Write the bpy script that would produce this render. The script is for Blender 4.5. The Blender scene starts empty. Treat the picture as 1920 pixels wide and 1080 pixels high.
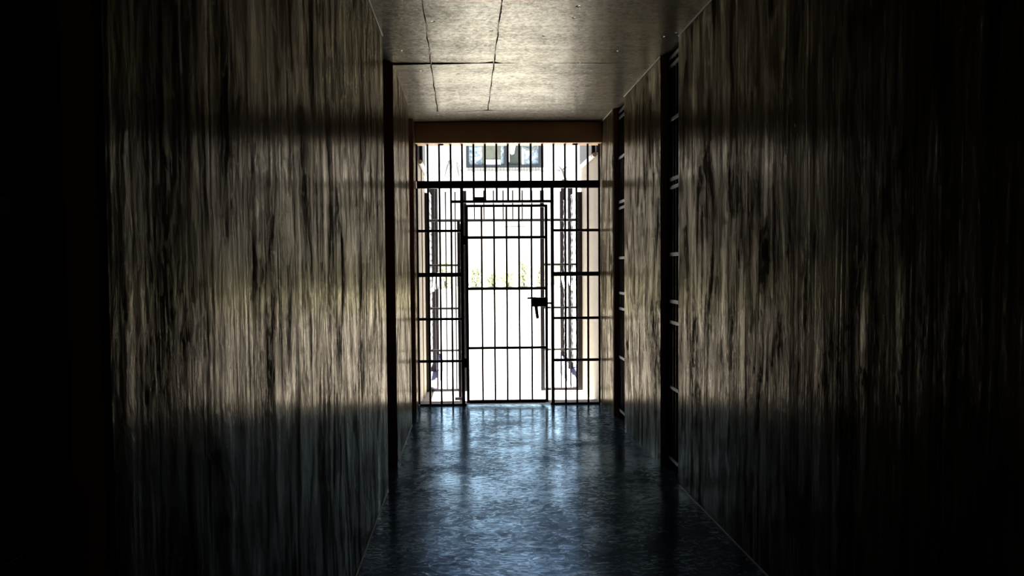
import bpy, bmesh, math, random
from mathutils import Vector, Matrix

random.seed(7)
scene = bpy.context.scene
col = scene.collection

# ------------------------------------------------------------------ sizes (metres)
XL, XR = -0.515, 1.285          # corridor wall faces
H = 2.754                       # corridor ceiling
EYE = 1.349
G = 10.456                      # inner gate plane
B = 12.1                        # outer gate plane
WT = 0.16                       # wall thickness
DOORS_L = [(0.72, 1.53), (6.56, 7.40), (9.25, 10.05)]
DOORS_R = [(6.56, 7.15), (8.86, 9.545)]
Y0 = -3.2                       # closed end behind the camera
YF = 10.52                      # end of the inside walls
YW = 12.2                       # end of the forecourt walls


# ------------------------------------------------------------------ helpers
def tag(o, label=None, cat=None, group=None, kind=None):
    if label: o['label'] = label
    if cat: o['category'] = cat
    if group: o['group'] = group
    if kind: o['kind'] = kind
    return o


def empty(name, loc, label, cat, group=None):
    o = bpy.data.objects.new(name, None)
    o.empty_display_size = 0.2
    o.location = loc
    col.objects.link(o)
    tag(o, label, cat, group)
    return o


def link(name, bm, mat, parent=None, loc=None, smooth=False):
    me = bpy.data.meshes.new(name)
    bmesh.ops.recalc_face_normals(bm, faces=bm.faces)
    bm.to_mesh(me)
    bm.free()
    if smooth:
        for p in me.polygons: p.use_smooth = True
    me.materials.append(mat)
    o = bpy.data.objects.new(name, me)
    col.objects.link(o)
    if loc is not None: o.location = loc
    if parent is not None: o.parent = parent
    return o


def share(name, src, parent, loc):
    o = src.copy()
    o.name = name
    col.objects.link(o)
    o.parent = parent
    o.location = loc
    return o


def box(bm, x0, x1, y0, y1, z0, z1):
    vs = [bm.verts.new((x, y, z)) for x in (x0, x1) for y in (y0, y1) for z in (z0, z1)]
    for f in ((0, 1, 3, 2), (4, 6, 7, 5), (0, 4, 5, 1), (2, 3, 7, 6), (0, 2, 6, 4), (1, 5, 7, 3)):
        bm.faces.new([vs[i] for i in f])
    return vs


def bbox_bm(x0, x1, y0, y1, z0, z1, bev=0.0, seg=2):
    bm = bmesh.new()
    box(bm, x0, x1, y0, y1, z0, z1)
    if bev:
        bmesh.ops.bevel(bm, geom=bm.edges[:], offset=bev, segments=seg, affect='EDGES', profile=0.5)
    return bm


def tube(bm, pts, r, n=8, caps=True):
    pts = [Vector(p) for p in pts]
    rings = []
    up = Vector((0.13, 0.31, 0.94))
    for i, p in enumerate(pts):
        a = pts[max(0, i - 1)]
        b = pts[min(len(pts) - 1, i + 1)]
        d = (b - a).normalized()
        u = d.cross(up)
        if u.length < 1e-3: u = d.cross(Vector((1, 0, 0)))
        u.normalize()
        v = d.cross(u)
        rr = r[i] if isinstance(r, (list, tuple)) else r
        rings.append([bm.verts.new(p + rr * (math.cos(2 * math.pi * k / n) * u + math.sin(2 * math.pi * k / n) * v)) for k in range(n)])
    for a, b in zip(rings, rings[1:]):
        for k in range(n):
            bm.faces.new((a[k], a[(k + 1) % n], b[(k + 1) % n], b[k]))
    if caps:
        bm.faces.new(rings[0][::-1])
        bm.faces.new(rings[-1])


def rod_bm(length, r, n=10):
    bm = bmesh.new()
    tube(bm, [(0, 0, 0), (0, 0, length)], r, n)
    return bm


# ------------------------------------------------------------------ materials
def new_mat(name):
    m = bpy.data.materials.new(name)
    m.use_nodes = True
    nt = m.node_tree
    nt.nodes.clear()
    out = nt.nodes.new('ShaderNodeOutputMaterial')
    b = nt.nodes.new('ShaderNodeBsdfPrincipled')
    nt.links.new(b.outputs[0], out.inputs[0])
    return m, nt, b


def N(nt, t, **kw):
    n = nt.nodes.new(t)
    for k, v in kw.items():
        if hasattr(n, k): setattr(n, k, v)
        else: n.inputs[k].default_value = v
    return n


def coords(nt, scale, loc=(0, 0, 0)):
    tc = nt.nodes.new('ShaderNodeTexCoord')
    mp = nt.nodes.new('ShaderNodeMapping')
    mp.inputs['Scale'].default_value = scale
    mp.inputs['Location'].default_value = loc
    nt.links.new(tc.outputs['Object'], mp.inputs[0])
    return mp.outputs[0]


def noise(nt, scale, sc=1.0, detail=4, rough=0.55, dist=0.0, loc=(0, 0, 0)):
    n = nt.nodes.new('ShaderNodeTexNoise')
    n.inputs['Scale'].default_value = sc
    n.inputs['Detail'].default_value = detail
    n.inputs['Roughness'].default_value = rough
    n.inputs['Distortion'].default_value = dist
    nt.links.new(coords(nt, scale, loc), n.inputs['Vector'])
    return n.outputs['Fac']


def ramp(nt, src, stops):
    r = nt.nodes.new('ShaderNodeValToRGB')
    el = r.color_ramp.elements
    while len(el) < len(stops): el.new(0.5)
    for e, (p, c) in zip(el, stops):
        e.position = p
        e.color = (*c, 1) if len(c) == 3 else c
    nt.links.new(src, r.inputs[0])
    return r.outputs[0]


def rng(nt, src, a, b, c, d):
    m = nt.nodes.new('ShaderNodeMapRange')
    for i, v in zip((1, 2, 3, 4), (a, b, c, d)): m.inputs[i].default_value = v
    nt.links.new(src, m.inputs[0])
    return m.outputs[0]


def mth(nt, op, a, b):
    m = nt.nodes.new('ShaderNodeMath')
    m.operation = op
    for i, v in enumerate((a, b)):
        if isinstance(v, (int, float)): m.inputs[i].default_value = v
        else: nt.links.new(v, m.inputs[i])
    return m.outputs[0]


def bump(nt, bsdf, layers):
    prev = None
    for h, strength, dist in layers:
        b = nt.nodes.new('ShaderNodeBump')
        b.inputs['Strength'].default_value = strength
        b.inputs['Distance'].default_value = dist
        nt.links.new(h, b.inputs['Height'])
        if prev is not None: nt.links.new(prev, b.inputs['Normal'])
        prev = b.outputs[0]
    nt.links.new(prev, bsdf.inputs['Normal'])


def plain(name, color, rough=0.5, metal=0.0, var=0.15, scale=8, bmp=0.0):
    m, nt, b = new_mat(name)
    n = noise(nt, (scale,) * 3)
    lo = tuple(c * (1 - var) for c in color)
    hi = tuple(min(1, c * (1 + var)) for c in color)
    nt.links.new(ramp(nt, n, [(0.3, lo), (0.7, hi)]), b.inputs['Base Color'])
    b.inputs['Roughness'].default_value = rough
    b.inputs['Metallic'].default_value = metal
    if bmp:
        bump(nt, b, [(noise(nt, (scale * 6,) * 3), 0.5, bmp)])
    return m


def lacquer(nt, b, tint, fac_scale, rough, ior=1.5):
    """clear tinted gloss coat over the base: Fresnel mix of a tinted glossy lobe"""
    out = [n for n in nt.nodes if n.type == 'OUTPUT_MATERIAL'][0]
    b.inputs['Specular IOR Level'].default_value = 0.0
    gl = nt.nodes.new('ShaderNodeBsdfGlossy')
    gl.inputs['Color'].default_value = (*tint, 1)
    nt.links.new(rough, gl.inputs['Roughness'])
    fr = nt.nodes.new('ShaderNodeFresnel')
    fr.inputs['IOR'].default_value = ior
    nrm = b.inputs['Normal'].links[0].from_socket
    nt.links.new(nrm, gl.inputs['Normal'])
    nt.links.new(nrm, fr.inputs['Normal'])
    mx = nt.nodes.new('ShaderNodeMixShader')
    nt.links.new(mth(nt, 'MULTIPLY', fr.outputs[0], fac_scale), mx.inputs[0])
    nt.links.new(b.outputs[0], mx.inputs[1])
    nt.links.new(gl.outputs[0], mx.inputs[2])
    nt.links.new(mx.outputs[0], out.inputs[0])


def wall_mat():
    m, nt, b = new_mat('gloss_painted_plaster')
    # trowelled relief runs nearly vertical; the gloss itself is patchy, dripped and crumbly
    broad = noise(nt, (2.6, 2.6, 0.12), 1, 2, 0.5, 0.2, (9, 4, 2))
    relief = noise(nt, (5.0, 5.0, 0.35), 1, 3, 0.5, 0.6)
    relief2 = noise(nt, (11, 11, 1.3), 1, 2, 0.5, 0.9, (3, 1, 7))
    drip = noise(nt, (9, 9, 1.5), 1, 6, 0.66, 1.3, (4, 2, 6))
    patch = noise(nt, (3.2, 3.2, 1.3), 1, 6, 0.62, 1.8, (1, 7, 5))
    crumb = noise(nt, (48, 48, 24), 1, 5, 0.74, 0.6, (2, 8, 1))
    c = ramp(nt, mth(nt, 'ADD', mth(nt, 'MULTIPLY', drip, 0.5), mth(nt, 'MULTIPLY', patch, 0.5)),
             [(0.38, (0.036, 0.025, 0.013)), (0.5, (0.075, 0.055, 0.030)), (0.62, (0.13, 0.10, 0.062))])
    nt.links.new(c, b.inputs['Base Color'])
    gl = mth(nt, 'ADD', mth(nt, 'MULTIPLY', drip, 0.24), mth(nt, 'ADD', mth(nt, 'MULTIPLY', patch, 0.42), mth(nt, 'MULTIPLY', crumb, 0.34)))
    b.inputs['Roughness'].default_value = 0.6
    bump(nt, b, [(broad, 0.8, 0.008), (relief, 0.9, 0.0075), (relief2, 0.9, 0.0024), (crumb, 0.8, 0.0009)])
    lacquer(nt, b, (1.0, 0.90, 0.73), rng(nt, gl, 0.44, 0.60, 0.005, 0.36), rng(nt, gl, 0.42, 0.60, 0.28, 0.15), 1.40)
    return m


def ceil_mat():
    m, nt, b = new_mat('painted_board_marked_concrete')
    board = noise(nt, (1.3, 16, 5), 1, 5, 0.6, 0.5)
    blot = noise(nt, (2.2, 1.6, 2), 1, 5, 0.62, 0.8, (5, 2, 0))
    fine = noise(nt, (45, 30, 30), 1, 5, 0.7)
    vor = nt.nodes.new('ShaderNodeTexVoronoi')
    vor.inputs['Scale'].default_value = 1.0
    nt.links.new(coords(nt, (7, 4, 5)), vor.inputs['Vector'])
    pit = rng(nt, vor.outputs['Distance'], 0.03, 0.09, 0.0, 1.0)
    mixv = mth(nt, 'ADD', mth(nt, 'MULTIPLY', fine, 0.55), mth(nt, 'ADD', mth(nt, 'MULTIPLY', board, 0.15), mth(nt, 'MULTIPLY', blot, 0.30)))
    c = ramp(nt, mixv, [(0.38, (0.06, 0.05, 0.035)), (0.5, (0.12, 0.105, 0.078)), (0.62, (0.17, 0.153, 0.118))])
    mix = N(nt, 'ShaderNodeMix', data_type='RGBA', blend_type='MULTIPLY')
    mix.inputs[0].default_value = 1.0
    nt.links.new(c, mix.inputs[6])
    nt.links.new(ramp(nt, pit, [(0.0, (0.25, 0.22, 0.2)), (1.0, (1, 1, 1))]), mix.inputs[7])
    nt.links.new(mix.outputs[2], b.inputs['Base Color'])
    bump(nt, b, [(blot, 0.5, 0.005), (board, 0.5, 0.0010), (fine, 0.9, 0.0015), (pit, 1.0, 0.005)])
    lacquer(nt, b, (1.0, 0.97, 0.84), rng(nt, mixv, 0.40, 0.58, 0.28, 0.72), rng(nt, blot, 0.3, 0.7, 0.28, 0.18), 1.5)
    return m


def floor_mat():
    m, nt, b = new_mat('blue_gloss_floor_paint')
    stroke = noise(nt, (5.5, 7, 6), 1, 5, 0.6, 2.2)
    stroke2 = noise(nt, (17, 19, 6), 1, 4, 0.6, 1.6, (4, 9, 0))
    wear = noise(nt, (2.2, 1.3, 1), 1, 4, 0.6, 0.5, (1, 3, 0))
    c = ramp(nt, mth(nt, 'ADD', mth(nt, 'MULTIPLY', stroke, 0.6), mth(nt, 'MULTIPLY', wear, 0.4)),
             [(0.36, (0.034, 0.047, 0.064)), (0.5, (0.055, 0.078, 0.107)), (0.64, (0.078, 0.109, 0.143))])
    nt.links.new(c, b.inputs['Base Color'])
    b.inputs['Roughness'].default_value = 0.6
    gl = mth(nt, 'ADD', mth(nt, 'MULTIPLY', stroke2, 0.5), mth(nt, 'MULTIPLY', wear, 0.5))
    bump(nt, b, [(stroke, 0.9, 0.0020), (stroke2, 0.8, 0.0009)])
    lacquer(nt, b, (0.47, 0.71, 1.0), rng(nt, gl, 0.41, 0.60, 0.24, 1.3), rng(nt, gl, 0.36, 0.62, 0.24, 0.10), 1.55)  # gloss tint carries the blue of sky reflection over the blue paint
    return m


M = {}
M['wall'] = wall_mat()
M['ceil'] = ceil_mat()
M['floor'] = floor_mat()
M['lintel'] = plain('tan_painted_beam', (0.68, 0.43, 0.235), 0.55, var=0.12, scale=5, bmp=0.002)
M['jamb'] = plain('dark_brown_gloss_paint', (0.26, 0.105, 0.055), 0.5, var=0.2)
M['steel'] = plain('dark_painted_steel', (0.009, 0.006, 0.006), 0.4, var=0.3, scale=20)
M['steel2'] = plain('dull_dark_steel', (0.010, 0.007, 0.008), 0.5, var=0.3, scale=20)
M['rail'] = plain('grey_gloss_steel', (0.026, 0.025, 0.024), 0.5, var=0.3, scale=20)
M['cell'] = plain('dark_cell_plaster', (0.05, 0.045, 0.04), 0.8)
M['cream'] = plain('cream_outside_plaster', (0.37, 0.315, 0.24), 0.75, var=0.06, scale=4, bmp=0.002)
M['slab'] = plain('pale_concrete_paving', (0.55, 0.53, 0.50), 0.85, var=0.08, scale=3, bmp=0.002)
M['sill'] = plain('grey_concrete_threshold', (0.36, 0.35, 0.34), 0.8, var=0.1, scale=9, bmp=0.002)
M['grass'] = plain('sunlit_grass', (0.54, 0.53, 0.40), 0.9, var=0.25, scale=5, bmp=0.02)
M['leaf'] = plain('light_green_leaves', (0.44, 0.47, 0.32), 0.6, var=0.3, scale=4)
M['bark'] = plain('grey_bark', (0.065, 0.06, 0.055), 0.8, var=0.2)
M['white'] = plain('whitewashed_wall', (0.84, 0.835, 0.82), 0.8, var=0.03, scale=1.5, bmp=0.002)
M['fascia'] = plain('dark_blue_grey_sheet', (0.008, 0.011, 0.018), 0.6, var=0.12)
M['gutter'] = plain('pale_gutter_pipe', (0.55, 0.52, 0.47), 0.5)
M['wframe'] = plain('dark_slate_window_frame', (0.008, 0.013, 0.018), 0.5)
M['blind'] = plain('olive_grey_blind', (0.105, 0.117, 0.092), 0.7, var=0.2)
M['dglass'] = plain('dark_green_glass', (0.042, 0.052, 0.042), 0.35, var=0.2)
M['white2'] = plain('white_gloss_paint', (0.8, 0.8, 0.78), 0.5)
M['curb'] = plain('lavender_shade_curb', (0.13, 0.125, 0.175), 0.7)  # lavender of the shaded inner face put into the curb colour
M['frond'] = plain('dry_grey_fronds', (0.05, 0.05, 0.047), 0.7)
M['mesh'] = plain('galvanised_wire', (0.32, 0.32, 0.34), 0.45, 0.6)
M['pale_line'] = plain('pale_edge_line', (0.62, 0.60, 0.54), 0.5)  # pale tone of the thin lines along the wall edges
M['pipe'] = plain('grey_pipe', (0.24, 0.235, 0.225), 0.6)


for k in ('steel', 'steel2', 'rail'):
    next(n for n in M[k].node_tree.nodes if n.type == 'BSDF_PRINCIPLED').inputs['Specular IOR Level'].default_value = 0.22


def reflection_glass():
    m, nt, b = new_mat('mottled_pale_blue_glass')
    n = noise(nt, (9, 9, 9), 1, 4, 0.7)  # mottled blue reflection in the panes put into their colour
    nt.links.new(ramp(nt, n, [(0.40, (0.09, 0.14, 0.175)), (0.5, (0.21, 0.28, 0.33)), (0.60, (0.42, 0.47, 0.50))]), b.inputs['Base Color'])
    b.inputs['Roughness'].default_value = 0.5
    bump(nt, b, [(n, 0.5, 0.01)])
    return m


M['reflect'] = reflection_glass()


# ------------------------------------------------------------------ corridor shell
def pieces(doors, y0, y1):
    out, y = [], y0
    for a, b in doors:
        out.append((y, a))
        y = b
    out.append((y, y1))
    return out


def wall_bm(x0, x1, segs, z1):
    bm = bmesh.new()
    for a, b in segs:
        t = bmesh.new()
        box(t, x0, x1, a, b, 0, z1)
        e = [ed for ed in t.edges if abs(ed.verts[0].co.z - ed.verts[1].co.z) > 1]
        bmesh.ops.bevel(t, geom=e, offset=0.014, segments=4, affect='EDGES', profile=0.5)
        me = bpy.data.meshes.new('tmp')
        t.to_mesh(me)
        t.free()
        bm.from_mesh(me)
        bpy.data.meshes.remove(me)
    return bm


tag(link('wall_left', wall_bm(XL - WT, XL, pieces(DOORS_L, Y0, YF), H), M['wall'], smooth=False), 'left corridor wall of streaked gloss plaster broken by cell doorways', 'wall', kind='structure')
tag(link('wall_right', wall_bm(XR, XR + WT, pieces(DOORS_R, Y0, YF), H), M['wall']), 'right corridor wall of streaked gloss plaster broken by two cell doorways', 'wall', kind='structure')
tag(link('wall_back', bbox_bm(XL - 2.4, XR + 2.4, Y0 - 0.2, Y0, 0, H), M['cream']), 'plain wall closing the corridor behind the viewer', 'wall', kind='structure')

# front wall over the gate: the tan beam
bm = bbox_bm(XL - 0.02, XR + 0.02, 10.35, 10.60, 2.552, H, 0.006)
tag(link('wall_front', bm, M['lintel']), 'tan painted beam across the corridor end above the barred gate', 'beam', kind='structure')

# cells behind the doorways, closed and dark
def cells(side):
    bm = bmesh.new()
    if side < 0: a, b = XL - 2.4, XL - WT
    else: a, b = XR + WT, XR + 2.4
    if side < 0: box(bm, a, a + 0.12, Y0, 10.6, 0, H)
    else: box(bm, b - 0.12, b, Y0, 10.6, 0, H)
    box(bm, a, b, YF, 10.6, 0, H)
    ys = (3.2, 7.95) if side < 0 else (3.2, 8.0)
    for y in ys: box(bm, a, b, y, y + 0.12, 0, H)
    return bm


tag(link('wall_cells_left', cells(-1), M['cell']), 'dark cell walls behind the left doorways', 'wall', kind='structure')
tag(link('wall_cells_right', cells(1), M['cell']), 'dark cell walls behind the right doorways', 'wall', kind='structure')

# floors
bm = bbox_bm(XL - 0.05, XR + 0.05, Y0, 10.505, -0.15, 0.0)
tag(link('floor', bm, M['floor']), 'glossy blue painted corridor floor with swirling brush marks', 'floor', kind='structure')
bm = bmesh.new()
box(bm, XL - 2.4, XL - 0.05, Y0, 10.6, -0.15, -0.001)
box(bm, XR + 0.05, XR + 2.4, Y0, 10.6, -0.15, -0.001)
tag(link('floor_cells', bm, M['cell']), 'dark concrete floor inside the cells', 'floor', kind='structure')


# ceiling: cast panels with ragged open seams between them, solid slab above
def jag(t, amp, seed):
    r = random.Random(int(t * 1000) * 31 + seed)
    return amp * (r.random() - 0.5) * 2 + amp * 1.2 * math.sin(t * 9 + seed)


def panel(bm, xa, xb, ya, yb, seeds):
    """xa, xb: functions of y; ya, yb: numbers; edges ragged by a few mm"""
    ny = max(2, int((yb - ya) / 0.05))
    nx = max(2, int((xb(ya) - xa(ya)) / 0.06))
    rows = []
    for j in range(ny + 1):
        y = ya + (yb - ya) * j / ny
        x0 = xa(y) + jag(y, 0.0022, seeds[0])
        x1 = xb(y) + jag(y, 0.0022, seeds[1])
        row = []
        for i in range(nx + 1):
            x = x0 + (x1 - x0) * i / nx
            yy = y
            if j == 0: yy += jag(x, 0.004, seeds[2])
            if j == ny: yy += jag(x, 0.004, seeds[3])
            if j == ny and abs(x - 0.165) < 0.028: yy -= 0.05
            zz = H - max(0, 0.18 - x) * 0.018 if ya > 7.3 and x > XL - 0.1 else H
            row.append(bm.verts.new((x, yy, zz)))
        rows.append(row)
    for r0, r1 in zip(rows, rows[1:]):
        for i in range(nx):
            bm.faces.new((r0[i], r1[i], r1[i + 1], r0[i + 1]))
    rim = [r[0] for r in rows] + rows[-1][1:] + [r[-1] for r in rows[::-1][1:]] + rows[0][::-1][1:-1]
    top = [bm.verts.new((v.co.x, v.co.y, H + 0.03)) for v in rim]
    for k in range(len(rim)):
        q = (k + 1) % len(rim)
        bm.faces.new((rim[k], rim[q], top[q], top[k]))


bm = bmesh.new()
g = 0.0045
s1 = lambda y: -0.235 - 0.010 * (y - 5.7)
s2 = lambda y: 0.178 - 0.002 * (y - 7)
xl_ = lambda y: XL - 2.4
xr_ = lambda y: XR + 2.4
lo = lambda f: (lambda y: f(y) - g)
hi = lambda f: (lambda y: f(y) + g)
for (ya, yb, sd) in ((Y0, 7.395, 1), (7.425, 9.62, 11)):
    # the first cross seam is wide on the left and closes to a hairline on the right
    panel(bm, xl_, lo(s1), ya, yb, (sd, sd + 1, sd + 2, sd + 3))
    panel(bm, hi(s1), lo(s2), ya, yb, (sd + 1, sd + 4, sd + 5, sd + 6))
    yb2 = yb + (0.018 if sd == 1 else 0)
    panel(bm, hi(s2), xr_, ya, yb2, (sd + 4, sd + 7, sd + 8, sd + 9))
panel(bm, xl_, xr_, 9.628, 10.6, (31, 32, 33, 34))
box(bm, XL - 2.4, XR + 2.4, Y0 - 0.2, 10.93, H + 0.03, H + 0.30)
tag(link('ceiling', bm, M['ceil']), 'pale painted concrete ceiling with dark ragged seams between cast panels', 'ceiling', kind='structure')

# pale joint lines where walls meet floor and ceiling
def joint(name, x, segs, z0, z1, label):
    bm = bmesh.new()
    for a, b in segs:
        box(bm, x - 0.006, x + 0.006, a + 0.02, b - 0.02, z0, z1)
    tag(link(name, bm, M['pale_line']), label, 'joint', kind='structure')


joint('trim_1', XR, pieces(DOORS_R, 3, 10.35), H - 0.006, H + 0.001, 'thin pale joint line along the top of the right wall')
joint('trim_2', XL, pieces(DOORS_L, 3, 9.2), H - 0.006, H + 0.001, 'thin pale joint line along the top of the left wall')
joint('trim_3', XR, [(3.5, 6.5)], -0.001, 0.004, 'thin pale joint line along the foot of the right wall')
joint('trim_4', XL, [(3.5, 6.5), (7.45, 9.2)], -0.001, 0.004, 'thin pale joint line along the foot of the left wall')

# brown linings of the doorways
def lining(name, side, a, b, label, mat='jamb'):
    bm = bmesh.new()
    x0, x1 = (XL - WT, XL - 0.006) if side < 0 else (XR + 0.006, XR + WT)
    t = 0.008
    box(bm, x0, x1, b - t, b - 0.0005, 0, H)
    box(bm, x0, x1, a + 0.0005, a + t, 0, H)
    tag(link(name, bm, M[mat]), label, 'doorway', kind='structure')


lining('door_1', -1, *DOORS_L[0], 'tan lined cell doorway in the left foreground', 'lintel')
lining('door_2', -1, *DOORS_L[1], 'brown lined cell doorway halfway along the left wall')
lining('door_3', -1, *DOORS_L[2], 'brown lined cell doorway nearest the gate in the left wall')
lining('door_4', 1, *DOORS_R[0], 'brown lined cell doorway halfway along the right wall')
lining('door_5', 1, *DOORS_R[1], 'brown lined cell doorway nearest the gate in the right wall')


# ------------------------------------------------------------------ barred cell gates in the doorways
RAILS = (2.715, 2.66, 2.31, 1.922, 1.868, 1.43, 1.12, 0.982, 0.548, 0.07)


def cell_gate(side, a, b, label, lock=False):
    rail_m = M['rail'] if side > 0 else M['steel']
    x = XR + 0.052 if side > 0 else XL - 0.062
    w = b - a - 0.024
    e = empty('cell_gate', (x, a + 0.012, 0.0), label, 'gate', 'barred cell gates')
    st = link('stile', bbox_bm(-0.012, 0.012, 0, 0.035, 0.0, H - 0.01, 0.002), M['steel'], e)
    share('stile', st, e, (0, w - 0.035, 0))
    rm = bbox_bm(-0.010, 0.010, 0.036, w - 0.036, -0.012, 0.012, 0.002)
    r0 = link('rail', rm, rail_m, e, (0, 0, RAILS[0]))
    for z in RAILS[1:]: share('rail', r0, e, (0, 0, z))
    n = max(4, round(w / 0.1))
    b0 = None
    for k in range(1, n):
        p = (0.0, w * k / n, 0.0)
        if b0 is None: b0 = link('bar', rod_bm(H - 0.02, 0.008), M['steel'], e, p, smooth=False)
        else: share('bar', b0, e, p)
    if lock:
        link('lock_box', bbox_bm(-0.014, 0.030, w - 0.10, w - 0.012, 0.975, 1.035, 0.004), M['steel'], e)
    return e


cell_gate(1, *DOORS_R[0], 'black barred cell gate with grey rails halfway along the right wall')
cell_gate(1, *DOORS_R[1], 'black barred cell gate in the right doorway nearest the end gate')
cell_gate(-1, *DOORS_L[0], 'black barred cell gate with a lock in the left foreground', lock=True)

# ------------------------------------------------------------------ inner gate (fixed grille and its door)
LY = 10.456
gate = empty('barred_gate', (0.385, LY, 0), 'tall dark steel barred gate closing the corridor end, with a locked door', 'gate')
P = lambda x, z=0.0, y=0.0: (x - 0.385, y, z)
tr = link('transom', bbox_bm(-0.893, 0.893, -0.028, 0.028, 2.124, 2.197, 0.004), M['steel'], gate)
link('sill_bar', bbox_bm(-0.89, -0.43, -0.012, 0.012, 0.0, 0.018, 0.003), M['steel'], gate)
link('sill_bar', bbox_bm(0.40, 0.89, -0.012, 0.012, 0.0, 0.018, 0.003), M['steel'], gate)
SP = 0.1114
top0 = low0 = mid0 = None
for k in range(17):
    x = -0.512 + SP * k + (0.0045 if k == 0 else 0)
    if k == 16: x = 1.270
    if top0 is None: top0 = link('bar', rod_bm(0.358, 0.0105), M['steel'], gate, P(x, 2.196))
    else: share('bar', top0, gate, P(x, 2.196))
    if k <= 3 or k >= 13:
        if low0 is None: low0 = link('bar', rod_bm(2.11, 0.0105), M['steel'], gate, P(x, 0.016))
        else: share('bar', low0, gate, P(x, 0.016))
    elif 5 <= k <= 11:
        if mid0 is None: mid0 = link('bar', rod_bm(0.118, 0.0105), M['steel'], gate, P(x, 2.007))
        else: share('bar', mid0, gate, P(x, 2.007))
po = link('post', bbox_bm(-0.016, 0.016, -0.018, 0.018, 0.0, 2.126, 0.003), M['steel'], gate, P(-0.074))
share('post', po, gate, P(0.808))
link('door_head', bbox_bm(-0.566, 0.44, -0.014, 0.014, 1.983, 2.010, 0.003), M['steel'], gate)
for z, t in ((1.713, 0.013), (1.286, 0.021), (0.853, 0.013), (0.439, 0.013)):
    link('rail', bbox_bm(-0.897, -0.458, -0.010, 0.010, z - t, z + t, 0.002), M['steel'], gate)
    link('rail', bbox_bm(0.424, 0.897, -0.010, 0.010, z - t, z + t, 0.002), M['steel'], gate)
link('latch_box', bbox_bm(-0.352, -0.240, -0.030, -0.011, 2.006, 2.040, 0.003), M['steel'], gate)
link('latch_strip', bbox_bm(-0.352, -0.338, -0.026, -0.012, 2.038, 2.126, 0.002), M['rail'], gate)
for x in (-0.27, 1.035):
    link('fixing_plate', bbox_bm(x - 0.385 - 0.024, x - 0.385 + 0.024, -0.03, 0.03, 2.538, 2.553, 0.003), M['steel'], gate)
leaf = bmesh.new()
door = link('gate_door', bbox_bm(-0.427, -0.399, -0.014, 0.014, 0.025, 1.966, 0.003), M['steel'], gate)
def sub(name, bmx, mat=None): return link(name, bmx, mat or M['steel'], door)
sub('stile', bbox_bm(0.349, 0.377, -0.014, 0.014, 0.025, 1.966, 0.003))
leaf.free()
for z, t in ((1.954, 0.013), (1.647, 0.014), (1.147, 0.014), (0.565, 0.013), (0.036, 0.017)):
    sub('rail', bbox_bm(-0.40, 0.35, -0.010, 0.010, z - t, z + t, 0.002))
bar0 = None
for k in range(5):
    p = (0.117 + 0.1218 * k - 0.385, 0, 0.05)
    if bar0 is None:
        bar0 = link('bar', rod_bm(1.90, 0.0095), M['steel'], door, p)
    else: share('bar', bar0, door, p)
for z in (1.62, 0.42):
    hb = bmesh.new()
    tube(hb, [(-0.437, 0, z - 0.045), (-0.437, 0, z + 0.045)], 0.013, 10)
    link('hinge', hb, M['steel'], door)
lk = sub('lock_box', bbox_bm(0.227, 0.366, -0.040, 0.030, 0.967, 1.058, 0.004))
hb = bmesh.new()
tube(hb, [(0.171, -0.045, 1.050), (0.185, -0.045, 1.053), (0.26, -0.043, 1.053)], [0.007, 0.010, 0.011], 8)
tube(hb, [(0.258, -0.045, 0.98), (0.262, -0.052, 0.93), (0.272, -0.055, 0.852)], [0.018, 0.017, 0.015], 8)
sub('lock_lever', hb)
bb = bmesh.new()
tube(bb, [(0.36, 0, 1.0), (0.41, 0, 1.0)], 0.010, 8)
sub('bolt', bb)

# ------------------------------------------------------------------ outer gate, its door swung inward
og = empty('outer_gate', (0.385, B, -0.05), 'dark outer barred gate standing open in the sunlight beyond the inner gate', 'gate')
def Q(x, z): return (x - 0.385, 0, z + 0.05)
po = link('post', bbox_bm(-0.025, 0.025, -0.025, 0.025, 0.0, 2.25, 0.003), M['steel'], og, Q(-0.478, -0.05))
share('post', po, og, Q(1.247, -0.05))
pm = link('door_post', bbox_bm(-0.022, 0.022, -0.022, 0.022, 0.0, 2.27, 0.003), M['steel2'], og, Q(-0.055, -0.05))
share('door_post', pm, og, Q(0.820, -0.05))
link('transom', bbox_bm(-0.84, 0.84, -0.015, 0.015, 1.922, 1.952, 0.002), M['rail'], og)
for z in (1.384, 0.895, 0.418):
    link('rail', bbox_bm(-0.84, -0.46, -0.010, 0.010, z + 0.038, z + 0.062, 0.002), M['rail'], og)
    link('rail', bbox_bm(0.456, 0.84, -0.010, 0.010, z + 0.038, z + 0.062, 0.002), M['rail'], og)
link('sill_bar', bbox_bm(-0.84, -0.46, -0.012, 0.012, 0.0, 0.03, 0.003), M['steel2'], og)
link('sill_bar', bbox_bm(0.456, 0.84, -0.012, 0.012, 0.0, 0.03, 0.003), M['steel2'], og)
t0 = f0 = None
for k in range(16):
    x = -0.377 + 0.1083 * k
    if abs(x + 0.055) < 0.03 or abs(x - 0.82) < 0.03 or x > 1.2: continue
    if x < -0.06 or x > 0.83:
        if f0 is None: f0 = link('bar', rod_bm(2.24, 0.008, 8), M['steel2'], og, Q(x, -0.03))
        else: share('bar', f0, og, Q(x, -0.03))
    else:
        if t0 is None: t0 = link('bar', rod_bm(0.345, 0.008, 8), M['steel2'], og, Q(x, 1.878))
        else: share('bar', t0, og, Q(x, 1.878))
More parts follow.
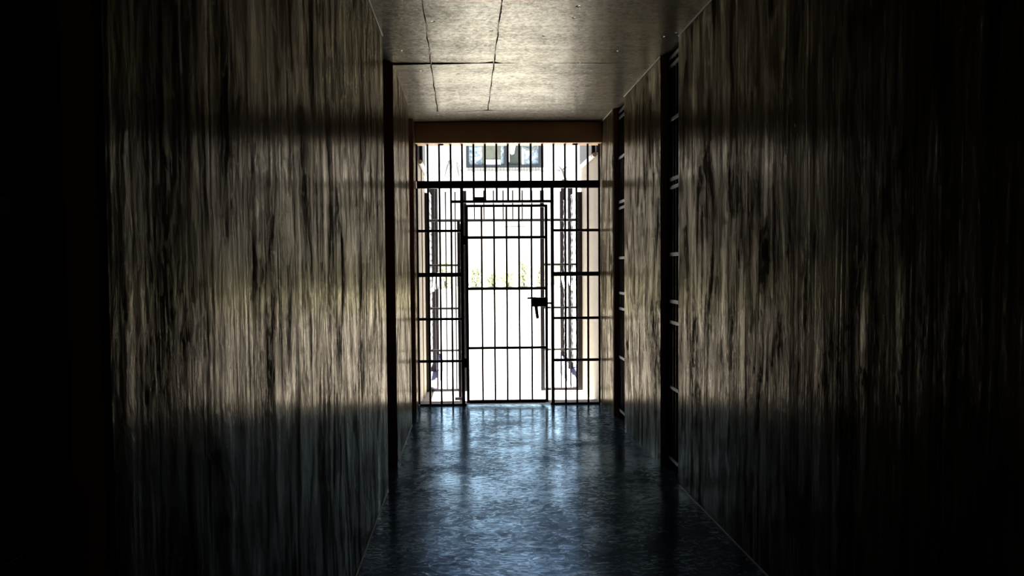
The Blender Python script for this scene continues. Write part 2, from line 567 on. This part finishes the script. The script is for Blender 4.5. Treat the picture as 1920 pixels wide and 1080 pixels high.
# door leaf at right angles to the gate, reaching back towards the inner gate
dl = link('gate_door', bbox_bm(-0.016, 0.016, -0.96, -0.925, 0.03, 1.90, 0.003), M['steel'], og, (-0.500, 0, 0.0))
def sub2(name, bmx, mat=None): return link(name, bmx, mat or M['steel'], dl)
sub2('stile', bbox_bm(-0.016, 0.016, -0.06, -0.028, 0.03, 1.90, 0.003))
for z in (1.885, 1.41, 0.95, 0.46, 0.05):
    sub2('rail', bbox_bm(-0.010, 0.010, -0.926, -0.059, z - 0.014, z + 0.014, 0.002))
b0 = None
for k in range(1, 8):
    p = (0, -0.06 - 0.866 * k / 8, 0.04)
    if b0 is None: b0 = link('bar', rod_bm(1.85, 0.008, 8), M['steel'], dl, p)
    else: share('bar', b0, dl, p)
sub2('drop_bolt', bbox_bm(-0.055, 0.03, -0.99, -0.955, 0.02, 0.05, 0.003))

# ------------------------------------------------------------------ forecourt between and beyond the gates
bm = bbox_bm(XL - 0.05, XR + 0.05, 10.505, 10.86, -0.15, -0.004, 0.004)
tag(link('floor_threshold', bm, M['sill']), 'grey concrete doorstep just outside the inner gate', 'doorstep', kind='structure')
bm = bmesh.new()
box(bm, -40, 42, 10.86, 39.0, -0.25, -0.05)
box(bm, -40, XL - 0.05, 10.6, 10.86, -0.25, -0.05)
box(bm, XR + 0.05, 42, 10.6, 10.86, -0.25, -0.05)
tag(link('ground', bm, M['slab']), 'blown out pale concrete yard beyond the gates', 'ground', kind='structure')
for nm, xa, xb, lab in (('wall_yard_left', XL - 0.2, XL, 'cream plaster wall on the left between the two gates'),
                        ('wall_yard_right', XR, XR + 0.2, 'cream plaster wall on the right between the two gates')):
    bm = bmesh.new()
    box(bm, xa, xb, YF, YW, -0.2, 2.60)
    px = (xb - 0.001, xb + 0.012) if xb == XL else (xa - 0.012, xa + 0.001)
    box(bm, px[0], px[1], 11.5, YW, -0.2, 2.54)
    tag(link(nm, bm, M['cream']), lab, 'wall', kind='structure')

for s, nm, lab in ((-1, 'left', 'dark blue-grey roof edge with pale gutter above the left cream wall'),
                   (1, 'right', 'dark blue-grey roof edge with pale gutter above the right cream wall')):
    x = XL if s < 0 else XR
    e = empty('roof_edge', (x, 11.4, 2.42 if s < 0 else 2.485), lab, 'roof', 'roof edges over the forecourt walls')
    # tilted fascia board over the wall top
    bmx = bmesh.new()
    box(bmx, -0.42 if s < 0 else -0.02, 0.02 if s < 0 else 0.42, -0.78, 0.84, 0.0, 0.75)
    link('fascia', bmx, M['fascia'], e)
    gb = bmesh.new()
    gx = 0.030 if s < 0 else -0.030
    tube(gb, [(gx, -0.7, -0.012), (gx, 0.80, -0.012)], 0.022, 10)
    link('gutter', gb, M['gutter'], e)
    db = bmesh.new()
    dx = 0.034 if s < 0 else -0.034
    tube(db, [(dx, -0.63, 0.7), (dx, -0.63, 0.03), (dx, -0.60, -0.02)], 0.02, 8)  # dark rod added for the black shade at the fascia's near end
    link('shade_rod', db, M['steel2'], e)

# curbs and posts of the wire fences that flank the yard path
def fence(s, ys, label, group, hw, y0=12.75):
    x = -0.475 if s < 0 else 1.272
    e = empty('wire_fence', (x, 12.9, -0.05), label, 'fence', group)
    pz = 0.22
    p0 = None
    for y in ys:
        loc = (0, y - 12.9, 0.02 + 0.08 * (y - 12.3) + 0.002)
        if p0 is None: p0 = link('post', bbox_bm(-hw, hw, -0.024, 0.024, 0, 2.31, 0.003), M['steel2'], e, loc)
        else: share('post', p0, e, loc)
    for y in ys:
        b = bmesh.new()
        y -= 12.9
        tube(b, [(-0.03 * s, y - 0.5, 1.13), (-0.03 * s, y - 0.22, 1.22), (-0.03 * s, y, 1.34)], 0.014, 8)
        link('brace', b, M['white2'], e)
    w = bmesh.new()
    ya, yb = y0 - 12.9, ys[-1] - 12.9
    z0, z1, st = 0.22, 2.3, 0.16
    L = yb - ya
    hh = z1 - z0
    c = -hh
    while c < L:
        for sg in (1, -1):
            pts = []
            a0, a1 = max(0, -c), min(hh, L - c)
            if a1 - a0 > 0.02:
                q = [(0, ya + c + a0, z0 + a0 if sg > 0 else z1 - a0), (0, ya + c + a1, z0 + a1 if sg > 0 else z1 - a1)]
                tube(w, q, 0.0022, 4, False)
        c += st
    for z in (z0, z1): tube(w, [(0, ya, z), (0, yb, z)], 0.004, 6)
    link('wire_mesh', w, M['mesh'], e)
    cb = bmesh.new()
    vs = box(cb, x - 0.09, x + 0.09, 12.3, 14.8, -0.06, -0.04)
    for v in vs:
        if v.co.z > -0.05: v.co.z = -0.03 if v.co.y < 13 else 0.17
    return cb


cb = fence(-1, (13.4, 14.7), 'wire mesh fence on a low curb along the left of the sunny path', 'wire fences by the path', 0.042)
tag(link('concrete_curb', cb, M['curb']), 'low pale concrete curb under the left wire fence', 'curb', 'curbs under the wire fences')
cb = fence(1, (13.5, 14.5), 'wire mesh fence on a low curb along the right of the sunny path', 'wire fences by the path', 0.03)
tag(link('concrete_curb', cb, M['curb']), 'low pale concrete curb under the right wire fence', 'curb', 'curbs under the wire fences')

# ------------------------------------------------------------------ far side of the yard
FW = 37.0
bm = bmesh.new()
n = 40
rows = []
for j in range(7):
    t = j / 6
    rows.append([bm.verts.new((-12 + 27 * i / n, 34.6 + 2.3 * t + random.uniform(-.04, .04), -0.06 + 0.80 * min(1, t * 1.3) + (random.uniform(-.03, .03) if t < .6 else 0))) for i in range(n + 1)])
for a, b in zip(rows, rows[1:]):
    for i in range(n): bm.faces.new((a[i], a[i + 1], b[i + 1], b[i]))
tag(link('grass_bank', bm, M['grass'], smooth=True), 'sunlit yellow green grass bank at the foot of the far white wall', 'grass', kind='stuff')

bld = empty('cell_block', (1.3, FW, 0), 'overexposed white building across the yard with a wide upper window', 'building')
def bp(name, bmx, mat, par=bld): return link(name, bmx, mat, par)
wb = bmesh.new()
X0, X1, Z0, Z1 = -1.40, 1.27, 4.80, 6.45   # window hole, local
box(wb, -14, X0, 0, 0.4, -0.2, 9)
box(wb, X1, 15, 0, 0.4, -0.2, 9)
box(wb, X0, X1, 0, 0.4, -0.2, Z0)
box(wb, X0, X1, 0, 0.4, Z1, 9)
bp('wall', wb, M['white'])
fb = bmesh.new()
box(fb, X0, X0 + 0.10, -0.04, 0.12, Z0, Z1)
box(fb, X1 - 0.17, X1, -0.04, 0.12, Z0, Z1)
box(fb, X0 + 0.1, X1 - 0.17, -0.04, 0.12, Z0, Z0 + 0.09)
box(fb, X0 + 0.1, X1 - 0.17, -0.04, 0.12, Z1 - 0.09, Z1)
box(fb, -0.09, 0.0, -0.03, 0.12, Z0 + .09, Z1 - .09)
wf = bp('window', fb, M['wframe'])
def pane(name, a, b, z0, z1, mat, y=0.06): return link(name, bbox_bm(a, b, y, y + 0.02, z0, z1), mat, wf)
pane('reflection_pane', X0 + 0.1, -0.85, Z0 + .09, Z1 - .09, M['reflect'])
pane('grey_strip', -0.85, -0.72, Z0 + .09, Z1 - .09, M['blind'])
pane('blind', -0.72, -0.30, Z0 + .28, Z1 - .09, M['blind'])
pane('ledge', -0.74, -0.22, Z0 + .09, Z0 + .28, M['white2'], 0.03)
pane('grey_strip', -0.30, -0.20, Z0 + .28, Z1 - .09, M['blind'])
pane('pale_strip', -0.20, -0.09, Z0 + .09, Z1 - .09, M['reflect'])
pane('dark_pane', 0.0, 0.52, Z0 + .09, Z1 - .09, M['dglass'])
pane('curtain', 0.02, 0.10, Z0 + .2, Z1 - .09, M['white2'], 0.03)
cb = bmesh.new()
vs = [(0.12, Z1 - .09), (0.12, Z0 + .50), (0.18, Z0 + .44), (0.26, Z0 + .48), (0.32, Z0 + .78), (0.34, Z1 - .09)]
f = bm_f = cb.faces.new([cb.verts.new((x, 0.035, z)) for x, z in vs])
r = bmesh.ops.extrude_face_region(cb, geom=[f])
for v in [q for q in r['geom'] if isinstance(q, bmesh.types.BMVert)]: v.co.y += 0.02
link('curtain', cb, M['white2'], wf)
pane('pale_strip', 0.52, 0.60, Z0 + .09, Z0 + .62, M['white2'], 0.05)
pane('reflection_pane', 0.60, X1 - 0.17, Z0 + .09, Z1 - .09, M['reflect'])
sw = bmesh.new()
tube(sw, [(0.42, 0.03, Z0 + .86), (0.62, 0.02, Z0 + .68), (0.82, 0.02, Z0 + .60), (0.95, 0.02, Z0 + .66), (1.10, 0.03, Z0 + .86)], 0.035, 8)
link('cord_swag', sw, M['blind'], wf)
bal = bmesh.new()
box(bal, X0 - 0.03, X1, -0.14, 0.0, Z0 - 0.155, Z0 - 0.115)
for k in range(26):
    x = X0 + 0.02 + k * 0.10
    box(bal, x, x + 0.045, -0.09, -0.02, Z0 - 0.115, Z0 - 0.004)
bp('balustrade_ledge', bal, M['pipe'])
wl = bmesh.new()
for x0, x1 in ((-3.0, -1.2), (-0.7, -0.2), (0.2, 1.1), (1.4, 3.6)):
    box(wl, x0, x1, -0.03, 0.0, 4.26, 4.275)
bp('wall_moulding', wl, M['pipe'])
gb = bmesh.new()
gx0, gx1 = 1.19 - 1.3, 1.91 - 1.3
tube(gb, [(gx0, -0.05, 2.76), (gx1, -0.05, 2.76)], 0.02, 6)
for k in range(9):
    x = gx0 + (gx1 - gx0) * k / 8
    tube(gb, [(x, -0.05, 2.76), (x, -0.05, 2.42 if k % 8 else 2.48)], 0.012, 6)
bp('vent_grille', gb, M['pipe'])
pb = bmesh.new()
tube(pb, [(0.575, -0.05, 2.40), (0.575, -0.05, 1.1)], 0.012, 6)
bp('downpipe', pb, M['pipe'])


def shrub(x, y, z, r, h, seed, label):
    rd = random.Random(seed)
    b = bmesh.new()
    for i in range(260):
        th, u = rd.uniform(0, 2 * math.pi), rd.random()
        rr = r * math.sqrt(rd.random())
        zz = h * u
        k = math.sqrt(max(0.05, 1 - (u - 0.25) ** 2 / 0.62))
        c = Vector((rr * k * math.cos(th), rr * k * math.sin(th), zz + 0.03))
        d = Vector((rd.uniform(-1, 1), rd.uniform(-1, 1), rd.uniform(0.1, 1.2))).normalized()
        sd = d.cross(Vector((rd.uniform(-1, 1), rd.uniform(-1, 1), 0.2))).normalized()
        L, W = rd.uniform(.10, .17), rd.uniform(.025, .045)
        q = [c, c + d * L * .5 + sd * W, c + d * L, c + d * L * .5 - sd * W]
        b.faces.new([b.verts.new(v) for v in q])
    e = empty('shrub', (x, y, z), label, 'shrub', 'shrubs along the far wall')
    link('foliage', b, M['leaf'], e)
    s = bmesh.new()
    for k in range(4):
        a = k * 1.6 + seed
        tube(s, [(0, 0, -0.02), (.06 * math.cos(a), .06 * math.sin(a), h * .3), (r * .5 * math.cos(a), r * .5 * math.sin(a), h * .75)], [.018, .013, .006], 6)
    link('stem', s, M['bark'], e)


shrub(0.20, 36.4, 0.75, 0.20, 0.60, 1, 'spiky shrub at the far wall beside the left door stile')
shrub(0.78, 36.4, 0.75, 0.19, 0.30, 2, 'low shrub at the far wall seen between the first door bars')
shrub(1.30, 36.4, 0.75, 0.21, 0.42, 3, 'pale shrub at the far wall seen through the middle of the door')
shrub(1.84, 36.4, 0.75, 0.20, 0.80, 4, 'tallest shrub at the far wall right of the door middle')
shrub(2.42, 36.4, 0.75, 0.20, 0.50, 5, 'loose shrub at the far wall beside the right door stile')
shrub(3.15, 36.4, 0.75, 0.29, 0.75, 6, 'green shrub at the far wall behind the right side grille')
shrub(-0.85, 36.4, 0.75, 0.29, 0.80, 7, 'green shrub at the far wall behind the left side grille')


# a palm-like frond plant (left) and a bare branching tree (right), bleached by the sun
t = empty('palm_tree', (-0.50, 33.5, -0.05), 'thin palm with drooping grey fronds seen left of the upper window', 'tree')
b = bmesh.new()
tube(b, [(0, 0, 0), (0.01, 0, 2), (-0.01, 0, 4.35), (0.0, 0, 4.75)], [.05, .04, .035, .03], 8)
link('trunk', b, M['white2'], t)
b = bmesh.new()
rd = random.Random(3)
for k in range(9):
    a = k * 2 * math.pi / 9 + 0.3
    L = rd.uniform(0.30, 0.42)
    prev = None
    for i in range(9):
        u = i / 8
        p = Vector((math.cos(a) * L * u, math.sin(a) * L * u, 4.75 + 0.22 * u - 0.75 * u * u))
        w = 0.05 * math.sin(math.pi * min(1, 0.15 + u * 0.85)) + 0.004
        sd = Vector((-math.sin(a), math.cos(a), 0)) * w
        cur = (b.verts.new(p + sd), b.verts.new(p + Vector((0, 0, 0.02))), b.verts.new(p - sd))
        if prev:
            b.faces.new((prev[0], prev[1], cur[1], cur[0]))
            b.faces.new((prev[1], prev[2], cur[2], cur[1]))
        prev = cur
link('fronds', b, M['frond'], t)

t = empty('bare_tree', (3.02, 34.0, -0.05), 'small bare branching tree seen right of the upper window', 'tree')
b = bmesh.new()
tube(b, [(0.18, 0, 0), (0.16, 0, 2.2), (0.12, 0, 4.0), (0.0, 0, 4.25), (-0.12, 0, 4.5)], [.04, .035, .028, .026, .02], 8)
link('trunk', b, M['white2'], t)
b = bmesh.new()
tube(b, [(0.10, 0, 4.10), (0.0, 0, 4.30), (-0.06, 0, 4.50), (-0.18, 0, 4.62)], [.05, .045, .04, .015], 7)
tube(b, [(-0.06, 0, 4.50), (0.04, 0, 4.56), (0.10, 0, 4.60)], [.035, .03, .012], 7)
tube(b, [(-0.05, 0.02, 4.42), (-0.2, 0.05, 4.50), (-0.28, 0.06, 4.50)], [.03, .02, .008], 7)
tube(b, [(-0.02, 0, 4.2), (-0.16, 0, 4.02), (-0.2, 0, 3.98)], [.03, .02, .008], 7)
link('branch', b, M['bark'], t)

# ------------------------------------------------------------------ light: sun and sky only
w = bpy.data.worlds.new('World')
scene.world = w
w.use_nodes = True
nt = w.node_tree
nt.nodes.clear()
wo = nt.nodes.new('ShaderNodeOutputWorld')
bg = nt.nodes.new('ShaderNodeBackground')
sky = nt.nodes.new('ShaderNodeTexSky')
sky.sky_type = 'NISHITA'
sky.sun_disc = False
sky.sun_elevation = math.radians(85)
sky.sun_rotation = math.radians(180)
bg.inputs[1].default_value = 0.22
nt.links.new(sky.outputs[0], bg.inputs[0])
nt.links.new(bg.outputs[0], wo.inputs[0])

sd = bpy.data.lights.new('sun', 'SUN')
sd.energy = 46.0
sd.angle = math.radians(0.53)
sd.color = (1.0, 0.97, 0.92)
so = bpy.data.objects.new('sun', sd)
col.objects.link(so)
so.location = (0.4, 6, 20)
so.rotation_euler = Vector((0.02, 0.035, -1)).to_track_quat('-Z', 'Y').to_euler()

# portal in the gate opening guides sky sampling
pd = bpy.data.lights.new('sky_portal', 'AREA')
pd.shape = 'RECTANGLE'
pd.size = XR - XL
pd.size_y = 2.55
pd.cycles.is_portal = True
pobj = bpy.data.objects.new('sky_portal', pd)
col.objects.link(pobj)
pobj.location = ((XL + XR) / 2, 10.62, 1.275)
pobj.rotation_euler = Vector((0, -1, 0)).to_track_quat('-Z', 'Z').to_euler()

# ------------------------------------------------------------------ camera
cam = bpy.data.cameras.new('camera')
co = bpy.data.objects.new('camera', cam)
col.objects.link(co)
yaw, pit, rol = 3.89448552e-02, 5.55211818e-02, -7.46787757e-03
fwd = Vector((math.sin(yaw) * math.cos(pit), math.cos(yaw) * math.cos(pit), -math.sin(pit)))
rt = Vector((math.cos(yaw), -math.sin(yaw), 0))
up = rt.cross(fwd)
r2 = math.cos(rol) * rt + math.sin(rol) * up
u2 = -math.sin(rol) * rt + math.cos(rol) * up
mw = Matrix((r2, u2, -fwd)).transposed().to_4x4()
mw.translation = (0, 0, EYE)
co.matrix_world = mw
cam.sensor_width = 36
cam.lens = 2000 * 36 / 1920
cam.shift_y = (613.4 - 540) / 1920
cam.clip_start = 0.05
cam.clip_end = 300
scene.camera = co

scene.view_settings.view_transform = 'Standard'
scene.view_settings.look = 'None'
scene.view_settings.gamma = 1.0
scene.view_settings.use_curve_mapping = False
scene.view_settings.exposure = 0.0

cy = scene.cycles
cy.max_bounces = 12
cy.diffuse_bounces = 6
cy.glossy_bounces = 6
cy.caustics_reflective = True
cy.blur_glossy = 0.5
cy.sample_clamp_indirect = 8.0
cy.use_guiding = True
cy.use_denoising = True
